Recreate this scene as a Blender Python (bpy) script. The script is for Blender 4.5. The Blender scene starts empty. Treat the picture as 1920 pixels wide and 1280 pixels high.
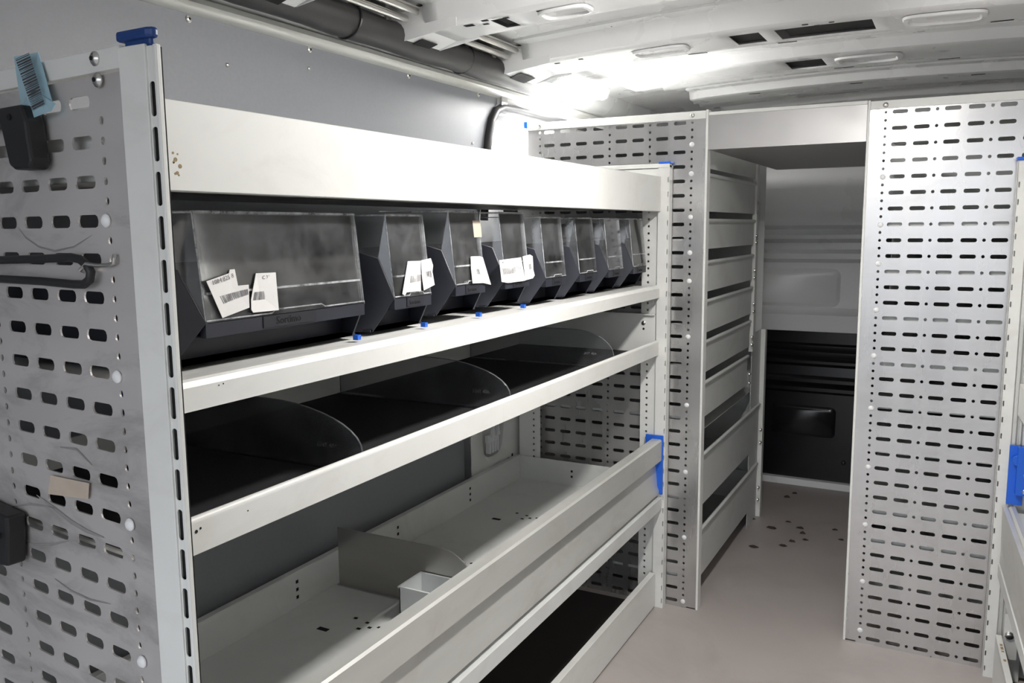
import bpy, bmesh, math, random
from mathutils import Vector, Matrix
random.seed(7)
S = bpy.context.scene
COL = S.collection
# ------------------------------------------------------------------ camera
cam = bpy.data.cameras.new('camera'); cam.lens = 29.34; cam.sensor_width = 36; cam.clip_start = .02
co = bpy.data.objects.new('camera', cam); COL.objects.link(co); S.camera = co
yaw, pit, rol = map(math.radians, (-28.103, -7.723, -0.4975))
fw = Vector((math.sin(yaw)*math.cos(pit), math.cos(yaw)*math.cos(pit), math.sin(pit)))
r0 = Vector((math.cos(yaw), -math.sin(yaw), 0)); u0 = r0.cross(fw)
R_ = math.cos(rol)*r0 + math.sin(rol)*u0; U_ = -math.sin(rol)*r0 + math.cos(rol)*u0
co.matrix_world = Matrix(((R_.x, U_.x, -fw.x, 0), (R_.y, U_.y, -fw.y, 0), (R_.z, U_.z, -fw.z, .999), (0, 0, 0, 1)))
# ------------------------------------------------------------------ world, exposure
W = bpy.data.worlds.new('sky'); S.world = W; W.use_nodes = True
bg = W.node_tree.nodes['Background']; bg.inputs[0].default_value = (.88, .93, 1, 1); bg.inputs[1].default_value = 2.7
S.view_settings.view_transform = 'Standard'; S.view_settings.look = 'None'
S.view_settings.gamma = 1; S.view_settings.use_curve_mapping = False
S.view_settings.exposure = 0.22
LAMP1 = 175.0      # emission of the batten seen by the left wall
LAMP2 = 135.0     # emission of the roof batten above the picture
# ------------------------------------------------------------------ materials
def mat(name, col, rough=.5, metal=0, spec=.5, noise=0, nscale=20, stretch=(1, 1, 1), bump=0, bscale=60,
        dirt=None, dirt_amt=0, dirt_scale=6, dirt_stretch=(1, 1, 1.6), emit=None, estr=0):
    m = bpy.data.materials.new(name); m.use_nodes = True
    nt = m.node_tree; b = nt.nodes['Principled BSDF']
    b.inputs['Base Color'].default_value = (*col, 1); b.inputs['Roughness'].default_value = rough
    b.inputs['Metallic'].default_value = metal; b.inputs['Specular IOR Level'].default_value = spec
    if emit: b.inputs['Emission Color'].default_value = (*emit, 1); b.inputs['Emission Strength'].default_value = estr
    tc = None
    def coords(st):
        tc = nt.nodes.new('ShaderNodeTexCoord'); mp = nt.nodes.new('ShaderNodeMapping')
        mp.inputs['Scale'].default_value = st; nt.links.new(tc.outputs['Object'], mp.inputs[0]); return mp.outputs[0]
    cur = None
    if noise:
        n = nt.nodes.new('ShaderNodeTexNoise'); n.inputs['Scale'].default_value = nscale; n.inputs['Detail'].default_value = 6
        nt.links.new(coords(stretch), n.inputs['Vector'])
        mx = nt.nodes.new('ShaderNodeMix'); mx.data_type = 'RGBA'
        mx.inputs[6].default_value = (*[c*(1-noise) for c in col], 1); mx.inputs[7].default_value = (*[min(1, c*(1+noise)) for c in col], 1)
        nt.links.new(n.outputs[0], mx.inputs[0]); cur = mx.outputs[2]
        ra = nt.nodes.new('ShaderNodeMapRange'); ra.inputs[3].default_value = max(.03, rough-.1); ra.inputs[4].default_value = min(1, rough+.1)
        nt.links.new(n.outputs[0], ra.inputs[0]); nt.links.new(ra.outputs[0], b.inputs['Roughness'])
    if dirt:
        n = nt.nodes.new('ShaderNodeTexNoise'); n.inputs['Scale'].default_value = dirt_scale; n.inputs['Detail'].default_value = 8
        n.inputs['Roughness'].default_value = .65; n.inputs['Distortion'].default_value = .6
        nt.links.new(coords(dirt_stretch), n.inputs['Vector'])
        cr = nt.nodes.new('ShaderNodeValToRGB'); cr.color_ramp.elements[0].position = .5; cr.color_ramp.elements[1].position = .78
        nt.links.new(n.outputs[0], cr.inputs[0])
        mu = nt.nodes.new('ShaderNodeMath'); mu.operation = 'MULTIPLY'; mu.inputs[1].default_value = dirt_amt
        nt.links.new(cr.outputs[0], mu.inputs[0])
        mx = nt.nodes.new('ShaderNodeMix'); mx.data_type = 'RGBA'; mx.inputs[7].default_value = (*dirt, 1)
        if cur: nt.links.new(cur, mx.inputs[6])
        else: mx.inputs[6].default_value = (*col, 1)
        nt.links.new(mu.outputs[0], mx.inputs[0]); cur = mx.outputs[2]
    if cur: nt.links.new(cur, b.inputs['Base Color'])
    if bump:
        n = nt.nodes.new('ShaderNodeTexNoise'); n.inputs['Scale'].default_value = bscale; n.inputs['Detail'].default_value = 4
        nt.links.new(coords(stretch), n.inputs['Vector'])
        bp = nt.nodes.new('ShaderNodeBump'); bp.inputs['Strength'].default_value = bump; bp.inputs['Distance'].default_value = .002
        nt.links.new(n.outputs[0], bp.inputs['Height']); nt.links.new(bp.outputs[0], b.inputs['Normal'])
    return m
def clear_mat(name, tint, haze, gloss_r=.06, hz_scale=14):
    m = bpy.data.materials.new(name); m.use_nodes = True; nt = m.node_tree
    for n in list(nt.nodes): nt.nodes.remove(n)
    N = nt.nodes.new; L = nt.links.new
    out = N('ShaderNodeOutputMaterial'); tr = N('ShaderNodeBsdfTransparent'); tr.inputs[0].default_value = (*tint, 1)
    gl = N('ShaderNodeBsdfGlossy'); gl.inputs['Roughness'].default_value = gloss_r
    df = N('ShaderNodeBsdfDiffuse'); df.inputs[0].default_value = (.75, .76, .78, 1)
    fr = N('ShaderNodeFresnel'); fr.inputs[0].default_value = 1.5
    m1 = N('ShaderNodeMixShader'); m2 = N('ShaderNodeMixShader')
    tc = N('ShaderNodeTexCoord'); no = N('ShaderNodeTexNoise'); no.inputs['Scale'].default_value = hz_scale; no.inputs['Detail'].default_value = 10
    no.inputs['Roughness'].default_value = .75
    L(tc.outputs['Object'], no.inputs['Vector'])
    cr = N('ShaderNodeMapRange'); cr.inputs[1].default_value = .38; cr.inputs[2].default_value = .8; cr.inputs[3].default_value = haze*.25; cr.inputs[4].default_value = haze*2.2
    L(no.outputs[0], cr.inputs[0])
    L(cr.outputs[0], m1.inputs[0]); L(tr.outputs[0], m1.inputs[1]); L(df.outputs[0], m1.inputs[2])
    L(fr.outputs[0], m2.inputs[0]); L(m1.outputs[0], m2.inputs[1]); L(gl.outputs[0], m2.inputs[2])
    L(m2.outputs[0], out.inputs[0])
    return m
M = {}
M['white'] = mat('white_powder_coat', (.74, .74, .71), .42, noise=.05, nscale=9, dirt=(.45, .42, .37), dirt_amt=.25, dirt_scale=9)
M['tray'] = mat('grey_white_tray', (.66, .67, .655), .4, noise=.06, nscale=7, dirt=(.42, .40, .36), dirt_amt=.45, dirt_scale=5)
M['alu'] = mat('perforated_aluminium', (.545, .535, .53), .28, metal=.8, noise=.10, nscale=5, stretch=(3, 3, .6), dirt=(.38, .37, .36), dirt_amt=.5, dirt_scale=7)
M['alu_worn'] = mat('worn_perforated_aluminium', (.60, .57, .555), .40, metal=.4, noise=.14, nscale=6, stretch=(1, 1, 3), bump=.08, bscale=30, dirt=(.19, .18, .17), dirt_amt=.85, dirt_scale=5, dirt_stretch=(1, 1, 3.2))
M['steel'] = mat('brushed_steel', (.48, .47, .45), .35, metal=.9, noise=.12, nscale=8, stretch=(1, 1, 5))
M['rail'] = mat('aluminium_rail', (.66, .66, .63), .4, metal=.45, noise=.08, nscale=8, stretch=(6, .6, 6), dirt=(.42, .38, .3), dirt_amt=.35, dirt_scale=8)
M['galv'] = mat('galvanised_header', (.44, .43, .425), .42, metal=.7, noise=.12, nscale=10)
M['zinc'] = mat('zinc_screw', (.62, .61, .58), .28, metal=1)
M['liner'] = mat('grey_wall_liner', (.20, .207, .224), .5, noise=.10, nscale=160, bump=.04, bscale=300, dirt=(.22, .225, .24), dirt_amt=.4, dirt_scale=3)
M['paint'] = mat('white_body_paint', (.80, .80, .80), .3, noise=.03, nscale=4)
M['roof'] = mat('white_roof_paint', (.78, .78, .78), .28, noise=.04, nscale=5, dirt=(.55, .54, .52), dirt_amt=.15, dirt_scale=5)
M['floor'] = mat('grey_brown_floor', (.42, .38, .36), .40, noise=.10, nscale=6, bump=.03, bscale=200, dirt=(.29, .25, .23), dirt_amt=.5, dirt_scale=3.5)
M['ground'] = mat('yard_ground', (.14, .135, .13), .8, noise=.2, nscale=3)
M['black'] = mat('black_plastic', (.012, .012, .013), .45)
M['gloss_black'] = mat('gloss_black_lining', (.010, .010, .012), .22)
M['mat'] = mat('black_rubber_mat', (.011, .011, .012), .75, bump=.2, bscale=400)
M['under_shade'] = mat('shaded_floor_brown', (.030, .025, .022), .7, noise=.3, nscale=8)  # floor under the rack with its shade put into the colour
M['dark_fill'] = mat('hole_shade_and_mark_black', (.006, .006, .006), .9)  # near-black: paints the shade in holes and gaps; also chips and lettering
M['duct'] = mat('black_duct_sleeve', (.028, .027, .027), .5, noise=.3, nscale=30, bump=.1, bscale=60)
M['bin'] = mat('slate_blue_plastic', (.024, .026, .036), .45, noise=.12, nscale=30, bump=.06, bscale=350)
M['bin_dark'] = mat('slate_blue_plastic_inner', (.018, .019, .026), .5, bump=.06, bscale=350)
M['blue'] = mat('blue_plastic', (.012, .115, .62), .35)
M['dark_blue'] = mat('dark_blue_plastic', (.010, .045, .19), .38)
M['paper'] = mat('white_paper', (.80, .78, .76), .75, noise=.05, nscale=40)
M['ink'] = mat('black_ink', (.05, .05, .055), .7)
M['grey_ink'] = mat('grey_ink', (.16, .16, .17), .7)
M['tagblue'] = mat('pale_blue_film', (.34, .52, .60), .3, noise=.1, nscale=30)
M['rubber'] = mat('black_rubber', (.018, .018, .019), .5)
M['opal'] = mat('opal_plastic', (.72, .74, .74), .35)
M['tape'] = mat('tan_tape_residue', (.50, .42, .34), .7, noise=.25, nscale=30)
M['rust'] = mat('rust_brown', (.33, .24, .13), .8, noise=.4, nscale=80)
M['scuff'] = mat('grey_scuff', (.25, .24, .235), .6, noise=.3, nscale=60)
M['leaf'] = mat('dark_dirt_flake', (.045, .033, .026), .9)
M['plug'] = mat('white_plastic_plug', (.80, .80, .80), .35)
M['lamp'] = mat('lit_diffuser', (.9, .9, .9), .4, emit=(1, .985, .96), estr=LAMP1)
M['lamp2'] = mat('lit_diffuser_roof', (.9, .9, .9), .4, emit=(1, .975, .945), estr=LAMP2)
M['clear'] = clear_mat('clear_scratched_plastic', (.93, .94, .95), .08)
M['edge_highlight'] = clear_mat('clear_edge_highlight', (.95, .96, .97), .6, .12, 30)  # extra white haze paints the bright highlight along the cover edges
M['smoke_edge'] = clear_mat('smoky_plastic_edge', (.85, .86, .87), .22, .1, 30)
M['smoke'] = clear_mat('smoky_clear_plastic', (.80, .81, .82), .05, .1)
# ------------------------------------------------------------------ mesh helpers
class MB:
    def __init__(s, T=None): s.v = []; s.f = []; s.T = T
    def add(s, vs, fs):
        o = len(s.v); s.v += [tuple(v) for v in vs]; s.f += [tuple(i+o for i in f) for f in fs]; return s
    def box(s, x0, x1, y0, y1, z0, z1):
        return s.add([(x0, y0, z0), (x1, y0, z0), (x1, y1, z0), (x0, y1, z0), (x0, y0, z1), (x1, y0, z1), (x1, y1, z1), (x0, y1, z1)],
                     [(0, 3, 2, 1), (4, 5, 6, 7), (0, 1, 5, 4), (1, 2, 6, 5), (2, 3, 7, 6), (3, 0, 4, 7)])
    def prism(s, poly, ax, a, b):
        """poly: 2D outline in the two other axes (cyclic order x,y,z); extruded along ax from a to b."""
        n = len(poly)
        def P(p, t):
            if ax == 'x': return (t, p[0], p[1])
            if ax == 'y': return (p[0], t, p[1])
            return (p[0], p[1], t)
        vs = [P(p, a) for p in poly] + [P(p, b) for p in poly]
        fs = [tuple(range(n))[::-1], tuple(range(n, 2*n))] + [(i, (i+1) % n, n+(i+1) % n, n+i) for i in range(n)]
        return s.add(vs, fs)
    def quadplate(s, pts, t):
        """thick polygon plate: 3D planar points, thickness t along its normal."""
        P = [Vector(p) for p in pts]; nrm = (P[1]-P[0]).cross(P[2]-P[0])
        if nrm.length < 1e-12: nrm = (P[2]-P[0]).cross(P[3]-P[0])
        nrm.normalize(); n = len(P)
        vs = [p for p in P] + [p+nrm*t for p in P]
        return s.add(vs, [tuple(range(n))[::-1], tuple(range(n, 2*n))] + [(i, (i+1) % n, n+(i+1) % n, n+i) for i in range(n)])
    def cyl(s, c, d, r, h, n=16, r2=None, dome=0):
        d = Vector(d).normalized(); a = d.orthogonal().normalized(); b = d.cross(a); c = Vector(c)
        r2 = r if r2 is None else r2
        rings = [(0, r), (h, r2)]
        if dome: rings += [(h+dome*.6, r2*.75), (h+dome*.92, r2*.4)]
        vs = []
        for (t, rr) in rings:
            vs += [c+d*t+(a*math.cos(2*math.pi*i/n)+b*math.sin(2*math.pi*i/n))*rr for i in range(n)]
        fs = [tuple(range(n))[::-1], tuple(range(len(vs)-n, len(vs)))]
        for k in range(len(rings)-1):
            fs += [(k*n+i, k*n+(i+1) % n, (k+1)*n+(i+1) % n, (k+1)*n+i) for i in range(n)]
        return s.add(vs, fs)
    def tube(s, pts, r, n=10, rs=None):
        P = [Vector(p) for p in pts]; vs = []; a = None
        for i, p in enumerate(P):
            t = (P[min(i+1, len(P)-1)]-P[max(i-1, 0)]).normalized()
            a = t.orthogonal().normalized() if a is None else (a-t*a.dot(t)).normalized()
            b = t.cross(a); rr = rs[i] if rs else r
            vs += [p+(a*math.cos(2*math.pi*k/n)+b*math.sin(2*math.pi*k/n))*rr for k in range(n)]
        fs = [tuple(range(n))[::-1], tuple(range(len(vs)-n, len(vs)))]
        for i in range(len(P)-1):
            fs += [(i*n+k, i*n+(k+1) % n, (i+1)*n+(k+1) % n, (i+1)*n+k) for k in range(n)]
        return s.add(vs, fs)
    def build(s, name, m, parent=None, smooth=False, bevel=0, kind=None, weld=False):
        me = bpy.data.meshes.new(name); v = s.v
        if s.T is not None: v = [s.T @ Vector(p) for p in v]
        me.from_pydata([tuple(p) for p in v], [], s.f)
        bm = bmesh.new(); bm.from_mesh(me)
        if weld: bmesh.ops.remove_doubles(bm, verts=bm.verts, dist=1e-5)
        bmesh.ops.recalc_face_normals(bm, faces=bm.faces); bm.to_mesh(me); bm.free()
        me.materials.append(M[m])
        if smooth:
            for p in me.polygons: p.use_smooth = True
            try: me.set_sharp_from_angle(angle=math.radians(40))
            except Exception: pass
        o = bpy.data.objects.new(name, me); COL.objects.link(o)
        if parent: o.parent = parent; o.matrix_parent_inverse = parent.matrix_world.inverted()
        if bevel:
            b = o.modifiers.new('bevel', 'BEVEL'); b.width = bevel; b.segments = 2; b.limit_method = 'ANGLE'; b.angle_limit = math.radians(40)
        if kind: o['kind'] = kind
        return o
def thing(name, label, cat, loc, group=None):
    o = bpy.data.objects.new(name, None); COL.objects.link(o); o.location = loc; o.empty_display_size = .05
    o.matrix_world = Matrix.Translation(loc)
    return tag(o, label, cat, group)
def tag(o, label, cat, group=None):
    o['label'] = label; o['category'] = cat
    if group: o['group'] = group
    return o
def structure(o): o['kind'] = 'structure'; return o
def text_mesh(body, size, mtx, m, name, parent, ext=.0003):
    cu = bpy.data.curves.new('lettering', 'FONT'); cu.body = body; cu.size = size; cu.extrude = ext; cu.resolution_u = 2
    t = bpy.data.objects.new('lettering', cu); COL.objects.link(t)
    dg = bpy.context.evaluated_depsgraph_get(); me = bpy.data.meshes.new_from_object(t.evaluated_get(dg))
    bpy.data.objects.remove(t); me.transform(mtx); me.materials.clear(); me.materials.append(M[m])
    o = bpy.data.objects.new(name, me); COL.objects.link(o)
    o.parent = parent; o.matrix_parent_inverse = parent.matrix_world.inverted(); return o
# a perforated sheet in the local plane (u right, z up), y = 0 .. -t, built with real holes
def ring(kind, w, h):
    """12 outline points of a hole matched to 12 points of its cell border"""
    hw, hh = w/2, h/2
    if kind == 'slot':
        r = min(hw, hh)*.8; k = r*.293
        return [(-hw+k, -hh+k), (-hw+r, -hh), (hw-r, -hh), (hw-k, -hh+k), (hw, -hh+r), (hw, hh-r), (hw-k, hh-k), (hw-r, hh), (-hw+r, hh), (-hw+k, hh-k), (-hw, hh-r), (-hw, -hh+r)]
    return [(hw*math.cos(math.radians(225+30*i)), hh*math.sin(math.radians(225+30*i))) for i in range(12)]
def perforated(mb, u0, u1, z0, z1, cols, t, y=0.0):
    """cols: list of (uc, w, h, kind, z_first, pitch, count, skip set)"""
    cols = sorted(cols); edges = [u0]
    for a, b in zip(cols, cols[1:]): edges.append((a[0]+a[1]/2+b[0]-b[1]/2)/2)
    edges.append(u1)
    # margins of the first and last column become plain strips
    def plain(a, b, c, d):
        if b-a > 1e-6 and d-c > 1e-6:
            mb.add([(a, y, c), (b, y, c), (b, y, d), (a, y, d)], [(0, 1, 2, 3)]); mb.add([(a, y+t, c), (b, y+t, c), (b, y+t, d), (a, y+t, d)], [(3, 2, 1, 0)])
    for i, (uc, w, h, kind, zf, p, n, skip) in enumerate(cols):
        a, b = edges[i], edges[i+1]
        aa, bb = max(a, uc-w/2-.006), min(b, uc+w/2+.006)
        plain(a, aa, z0, z1); plain(bb, b, z0, z1)
        plain(aa, bb, z0, zf-p/2); plain(aa, bb, zf+(n-.5)*p, z1)
        R = ring(kind, w, h)
        for k in range(n):
            zc = zf+k*p; c, d = zc-p/2, zc+p/2
            if k in skip: plain(aa, bb, c, d); continue
            l3, r3 = aa+(bb-aa)/3, aa+2*(bb-aa)/3; c3, d3 = c+(d-c)/3, c+2*(d-c)/3
            out = [(aa, c), (l3, c), (r3, c), (bb, c), (bb, c3), (bb, d3), (bb, d), (r3, d), (l3, d), (aa, d), (aa, d3), (aa, c3)]
            vs = [(q[0], y, q[1]) for q in out]+[(uc+q[0], y, zc+q[1]) for q in R]+[(q[0], y+t, q[1]) for q in out]+[(uc+q[0], y+t, zc+q[1]) for q in R]
            fs = []
            for j in range(12):
                j2 = (j+1) % 12
                fs += [(j, j2, 12+j2, 12+j), (24+j2, 24+j, 36+j, 36+j2), (12+j, 12+j2, 36+j2, 36+j)]
            mb.add(vs, fs)
    return mb
# ================================================================== SETTING
# floor
fl = structure(MB().box(-1.12, .60, -.85, 3.36, -.03, 0).build('floor', 'floor'))
# threshold strip below the end wall
structure(MB().prism([(3.285, 0), (3.33, 0), (3.33, .022), (3.30, .022)], 'x', -1.1, .58).build('trim_2', 'paint', bevel=.002))
# roof: arched skin with hat-shaped cross ribs
def zr(x): return 1.452-.05*(x+.25)**2
def arch_plate(mb, y0, y1, d0, d1, x0=-1.02, x1=.52, n=24, t=.0015):
    """a sheet that follows the arch, dropped d0 below the skin at y0 and d1 at y1"""
    xs = [x0+(x1-x0)*i/n for i in range(n+1)]
    for a, b in zip(xs, xs[1:]):
        mb.add([(a, y0, zr(a)-d0), (b, y0, zr(b)-d0), (b, y1, zr(b)-d1), (a, y1, zr(a)-d1)], [(0, 1, 2, 3)])
    return mb
mb = MB()
xs = [-1.14+1.76*i/30 for i in range(31)]
for a, b in zip(xs, xs[1:]):
    mb.add([(a, -.85, zr(a)), (b, -.85, zr(b)), (b, 3.37, zr(b)), (a, 3.37, zr(a)), (a, -.85, zr(a)+.03), (b, -.85, zr(b)+.03), (b, 3.37, zr(b)+.03), (a, 3.37, zr(a)+.03)],
           [(0, 1, 2, 3), (4, 5, 6, 7)])
roof = structure(mb.build('ceiling', 'roof', smooth=True, weld=True))
def hat_rib(yf, yb, drop, slots, name='roof_rib', x0=-.93):
    """web, flange with cut-outs, back web and welding lips"""
    x1 = .45; n = 44; dx = (x1-x0)/n; mb = MB()
    def q(a, b, ya, yb_, da, db):
        mb.add([(a, ya, zr(a)-da), (b, ya, zr(b)-da), (b, yb_, zr(b)-db), (a, yb_, zr(a)-db)], [(0, 1, 2, 3)])
    ym0 = yf+(yb-yf)*.25; ym1 = yf+(yb-yf)*.85
    for i in range(n):
        a, b = x0+i*dx, x0+(i+1)*dx; mid = (a+b)/2
        q(a, b, yf-.05, yf-.05, -.01, .006); q(a, b, yf-.05, yf-.010, .006, .006); q(a, b, yf-.010, yf, .006, drop*.92); q(a, b, yf, yf+.006, drop*.92, drop)
        q(a, b, yf+.006, ym0, drop, drop)
        if not any(s0 < mid < s1 for s0, s1 in slots): q(a, b, ym0, ym1, drop, drop)
        
        q(a, b, ym1, yb, drop, drop);  q(a, b, yb, yb+.014, drop, .006); q(a, b, yb+.014, yb+.045, .006, .006); q(a, b, yb+.045, yb+.045, .006, -.01)
        if any(s0 < mid < s1 for s0, s1 in slots): pass
    o = mb.build(name, 'roof', roof, smooth=True, weld=True)
    so = o.modifiers.new('sheet', 'SOLIDIFY'); so.thickness = .0015
    # near-black sheets in the cut-outs paint the shade inside the rib
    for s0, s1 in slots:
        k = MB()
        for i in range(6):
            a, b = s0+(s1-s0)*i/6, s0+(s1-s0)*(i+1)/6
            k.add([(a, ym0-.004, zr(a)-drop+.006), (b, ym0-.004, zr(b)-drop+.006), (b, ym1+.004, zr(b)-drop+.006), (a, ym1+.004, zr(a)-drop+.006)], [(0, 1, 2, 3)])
        k.build('hollow_shade', 'dark_fill', o)
    return o
RIBS = [hat_rib(.98, 1.10, .05, []), hat_rib(1.40, 1.515, .05, [(-.80, -.77)]), hat_rib(1.81, 1.975, .05, [(-.475, -.385), (-.35, -.165)]),
        hat_rib(2.27, 2.45, .032, [(-.44, -.33)], x0=-.88), hat_rib(2.74, 2.88, .030, [], x0=-.80), hat_rib(3.14, 3.24, .030, [], x0=-.80)]
# raised pressings and near-black plates painting the shade of slots and drill holes
def flat_marks(y, drop, items, m, name, parent):
    k = MB()
    for (x, dy, w, l) in items:
        z = zr(x)-drop-.0012; k.box(x-w/2, x+w/2, y+dy-l/2, y+dy+l/2, z, z+.0006)
    return k.build(name, m, parent)
flat_marks(1.975, .05, [(-.56, 0, .045, .006), (-.36, .002, .04, .006), (.05, 0, .04, .006)], 'dark_fill', 'weld_slot_shade', RIBS[2])
flat_marks(1.80, .004, [(-.72, -.01, .04, .007), (-.50, -.01, .05, .007)], 'dark_fill', 'weld_slot_shade', RIBS[2])
flat_marks(2.46, .032, [(-.30, .01, .05, .007), (-.05, .01, .05, .007)], 'dark_fill', 'weld_slot_shade', RIBS[3])
flat_marks(2.74, .030, [(-.60, .03, .035, .008), (-.30, .03, .035, .008), (.02, .03, .035, .008)], 'dark_fill', 'weld_slot_shade', RIBS[4])
flat_marks(1.85, .05, [(-.30, -.02, .012, .007), (-.28, 0, .01, .006), (-.25, -.015, .01, .006), (-.80, 0, .012, .008), (-.86, .0, .014, .008)], 'dark_fill', 'drill_hole_shade', RIBS[2])
flat_marks(1.43, .05, [(-.85, .0, .02, .012), (-.81, -.01, .014, .008), (-.82, .012, .012, .007), (-.77, 0, .012, .007), (-.70, 0, .012, .007)], 'dark_fill', 'drill_hole_shade', RIBS[1])
# dished reinforcement on the flange of the rib over the rack
def dish(cx, cy, drop, w, l, parent):
    k = MB(); n = 20
    out = [(cx+w/2*math.copysign(abs(math.cos(t))**.5, math.cos(t)), cy+l/2*math.copysign(abs(math.sin(t))**.5, math.sin(t))) for t in [2*math.pi*i/n for i in range(n)]]
    vs = []
    for f, d in ((1, 0), (.97, .005), (.86, .006), (.8, .001), (.4, 0)):
        vs += [(cx+(x-cx)*f, cy+(y-cy)*f, zr(cx+(x-cx)*f)-drop-.0012-d) for x, y in out]
    fs = [(r*n+i, r*n+(i+1) % n, (r+1)*n+(i+1) % n, (r+1)*n+i) for r in range(4) for i in range(n)]+[tuple(range(4*n, 5*n))]
    k.add(vs, fs); return k.build('pressing', 'roof', parent, smooth=True)
dish(-.62, 1.885, .05, .13, .07, RIBS[2]); dish(-.23, 2.36, .032, .16, .10, RIBS[3]); dish(-.05, 1.89, .05, .15, .09, RIBS[2]); dish(-.66, 1.455, .05, .10, .06, RIBS[1])
for y0 in (2.56, 2.63, 2.97, 3.05):    # shallow stiffening beads in the skin
    k = MB()
    for i in range(24):
        a, b = -.85+i*.054, -.85+(i+1)*.054
        pr = [(y0-.018, .001), (y0-.008, .009), (y0+.008, .009), (y0+.018, .001)]
        for (ya, da), (yb, db) in zip(pr, pr[1:]):
            k.add([(a, ya, zr(a)-da), (b, ya, zr(b)-da), (b, yb, zr(b)-db), (a, yb, zr(a)-db)], [(0, 1, 2, 3)])
    k.build('roof_bead', 'roof', roof, smooth=True, weld=True)
# brackets at the rib ends reaching down over the duct
def rib_bracket(yf, yb, rib):
    k = MB(); z = zr(-.93)-.05
    w = yb-yf
    # sloping outer face, two cheeks and a lip
    k.quadplate([(-.93, yf, z), (-.93, yb, z), (-1.0, yb, z-.020), (-1.0, yf, z-.020)], .0015)
    k.quadplate([(-.86, yf-.002, z+.046), (-.86, yf-.002, z-.001), (-1.03, yf-.002, z-.022), (-1.06, yf-.002, z+.040)], .0015)
    k.quadplate([(-.88, yb+.002, z+.045), (-.88, yb+.002, z), (-1.03, yb+.002, z-.022), (-1.06, yb+.002, z+.040)], .0015)
    k.box(-1.035, -1.0, yf, yf+w*.26, z-.024, z-.020); k.box(-1.035, -1.0, yb-w*.26, yb, z-.024, z-.020)
    o = k.build('rib_bracket', 'roof', rib)
    MB().quadplate([(-.955, yf+w*.22, z-.0105), (-.955, yb-w*.30, z-.0105), (-1.0, yb-w*.30, z-.0235), (-1.0, yf+w*.22, z-.0235)], .001).build('hollow_shade', 'dark_fill', rib)  # near-black plate paints the shade of an opening
rib_bracket(1.40, 1.515, RIBS[1]); rib_bracket(1.81, 1.975, RIBS[2]); rib_bracket(.98, 1.10, RIBS[0])
# bright longitudinal tubes between the brackets
for (a, b) in ((1.12, 1.385), (1.53, 1.795)):
    k = MB(); z = zr(-.95)-.028
    k.tube([(-.965, a, z), (-.965, b, z)], .007, 12); k.tube([(-.94, a, z+.010), (-.94, b, z+.010)], .006, 12)
    k.box(-.985, -.93, a+.0, b, z+.014, z+.017)
    k.tube([(-.985, a+.02, z-.006), (-.985, a+.02, z+.012)], .006, 8); k.tube([(-.985, b-.03, z-.006), (-.985, b-.03, z+.012)], .006, 8)
    k.build('roof_rod', 'zinc', roof, smooth=True)
# left wall: painted body with the grey liner, rail and door seal
wl = structure(MB().box(-1.16, -1.125, -.85, 3.37, -.03, 1.44).build('wall_left', 'paint'))
def arc(cx, cz, r, a0, a1, n): return [(cx+r*math.cos(math.radians(a0+(a1-a0)*i/n)), cz+r*math.sin(math.radians(a0+(a1-a0)*i/n))) for i in range(n+1)]
liner = MB().prism([(-.85, .02), (1.78, .02), (1.78, .80), (1.86, .95), (1.895, 1.15), (1.915, 1.235), (1.945, 1.30), (1.972, 1.322), (1.972, 1.352), (-.85, 1.352)], 'x', -1.125, -1.092).build('wall_panel', 'liner', wl)
for i, (y, z) in enumerate([(.972, 1.330), (1.252, 1.333), (1.573, 1.334), (1.876, 1.334), (1.047, 1.272), (1.247, 1.298), (1.843, 1.211), (.70, 1.33), (.45, 1.33)]):
    big = i in (0, 1, 2, 3, 7, 8)
    k = MB().cyl((-1.092, y, z), (1, 0, 0), .006 if big else .0035, .001, 14, dome=.002); k.build('screw', 'zinc', wl, smooth=True)
    if big: MB().cyl((-1.0895, y, z), (1, 0, 0), .002, .001, 8).build('screw_recess_shade', 'dark_fill', wl)  # dark disc paints the shade of the screw recess
# lower body pressing with its cut-out and wire clip behind the tray
k = MB(); cy_, cz_, hy, hz = 1.925, .50, .062, .115
outp = [(1.79, .30), (2.06, .30), (2.06, .82), (1.79, .82)]
n = 24; inner = [(cy_+hy*math.copysign(abs(math.cos(t))**.6, math.cos(t)), cz_+hz*math.copysign(abs(math.sin(t))**.6, math.sin(t))) for t in [2*math.pi*i/n for i in range(n)]]
def clampbox(y, z):
    s = max(abs(y-cy_)/.135, abs(z-cz_)/.22); return (cy_+(y-cy_)/s, cz_+(z-cz_)/s)
outer = [clampbox(y, z) for y, z in inner]; mid = [(cy_+(y-cy_)*1.25, cz_+(z-cz_)*1.12) for y, z in inner]
vs = [(-1.078, y, z) for y, z in outer]+[(-1.078, y, z) for y, z in mid]+[(-1.09, y, z) for y, z in inner]+[(-1.118, y, z) for y, z in inner]
k.add(vs, [(r*n+i, r*n+(i+1) % n, (r+1)*n+(i+1) % n, (r+1)*n+i) for r in range(3) for i in range(n)])
k.build('body_pressing', 'tray', wl, smooth=True)
k = MB()
for yy in (1.905, 1.92, 1.935, 1.95): k.box(-1.10, -1.088, yy, yy+.006, .395, .44)
k.box(-1.10, -1.090, 1.90, 1.96, .425, .445); k.quadplate([(-1.09, 1.91, .44), (-1.09, 1.925, .44), (-1.09, 1.92, .475)], .008); k.quadplate([(-1.09, 1.935, .44), (-1.09, 1.955, .44), (-1.09, 1.945, .475)], .008)
k.build('wiring_clip', 'opal', wl)
k = MB(); k.box(-1.0785, -1.0772, 1.985, 1.995, .345, .365); k.box(-1.0785, -1.0772, 2.01, 2.017, .36, .372); k.build('drill_hole_shade', 'dark_fill', wl)  # near-black plates paint the shade of two small holes
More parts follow.
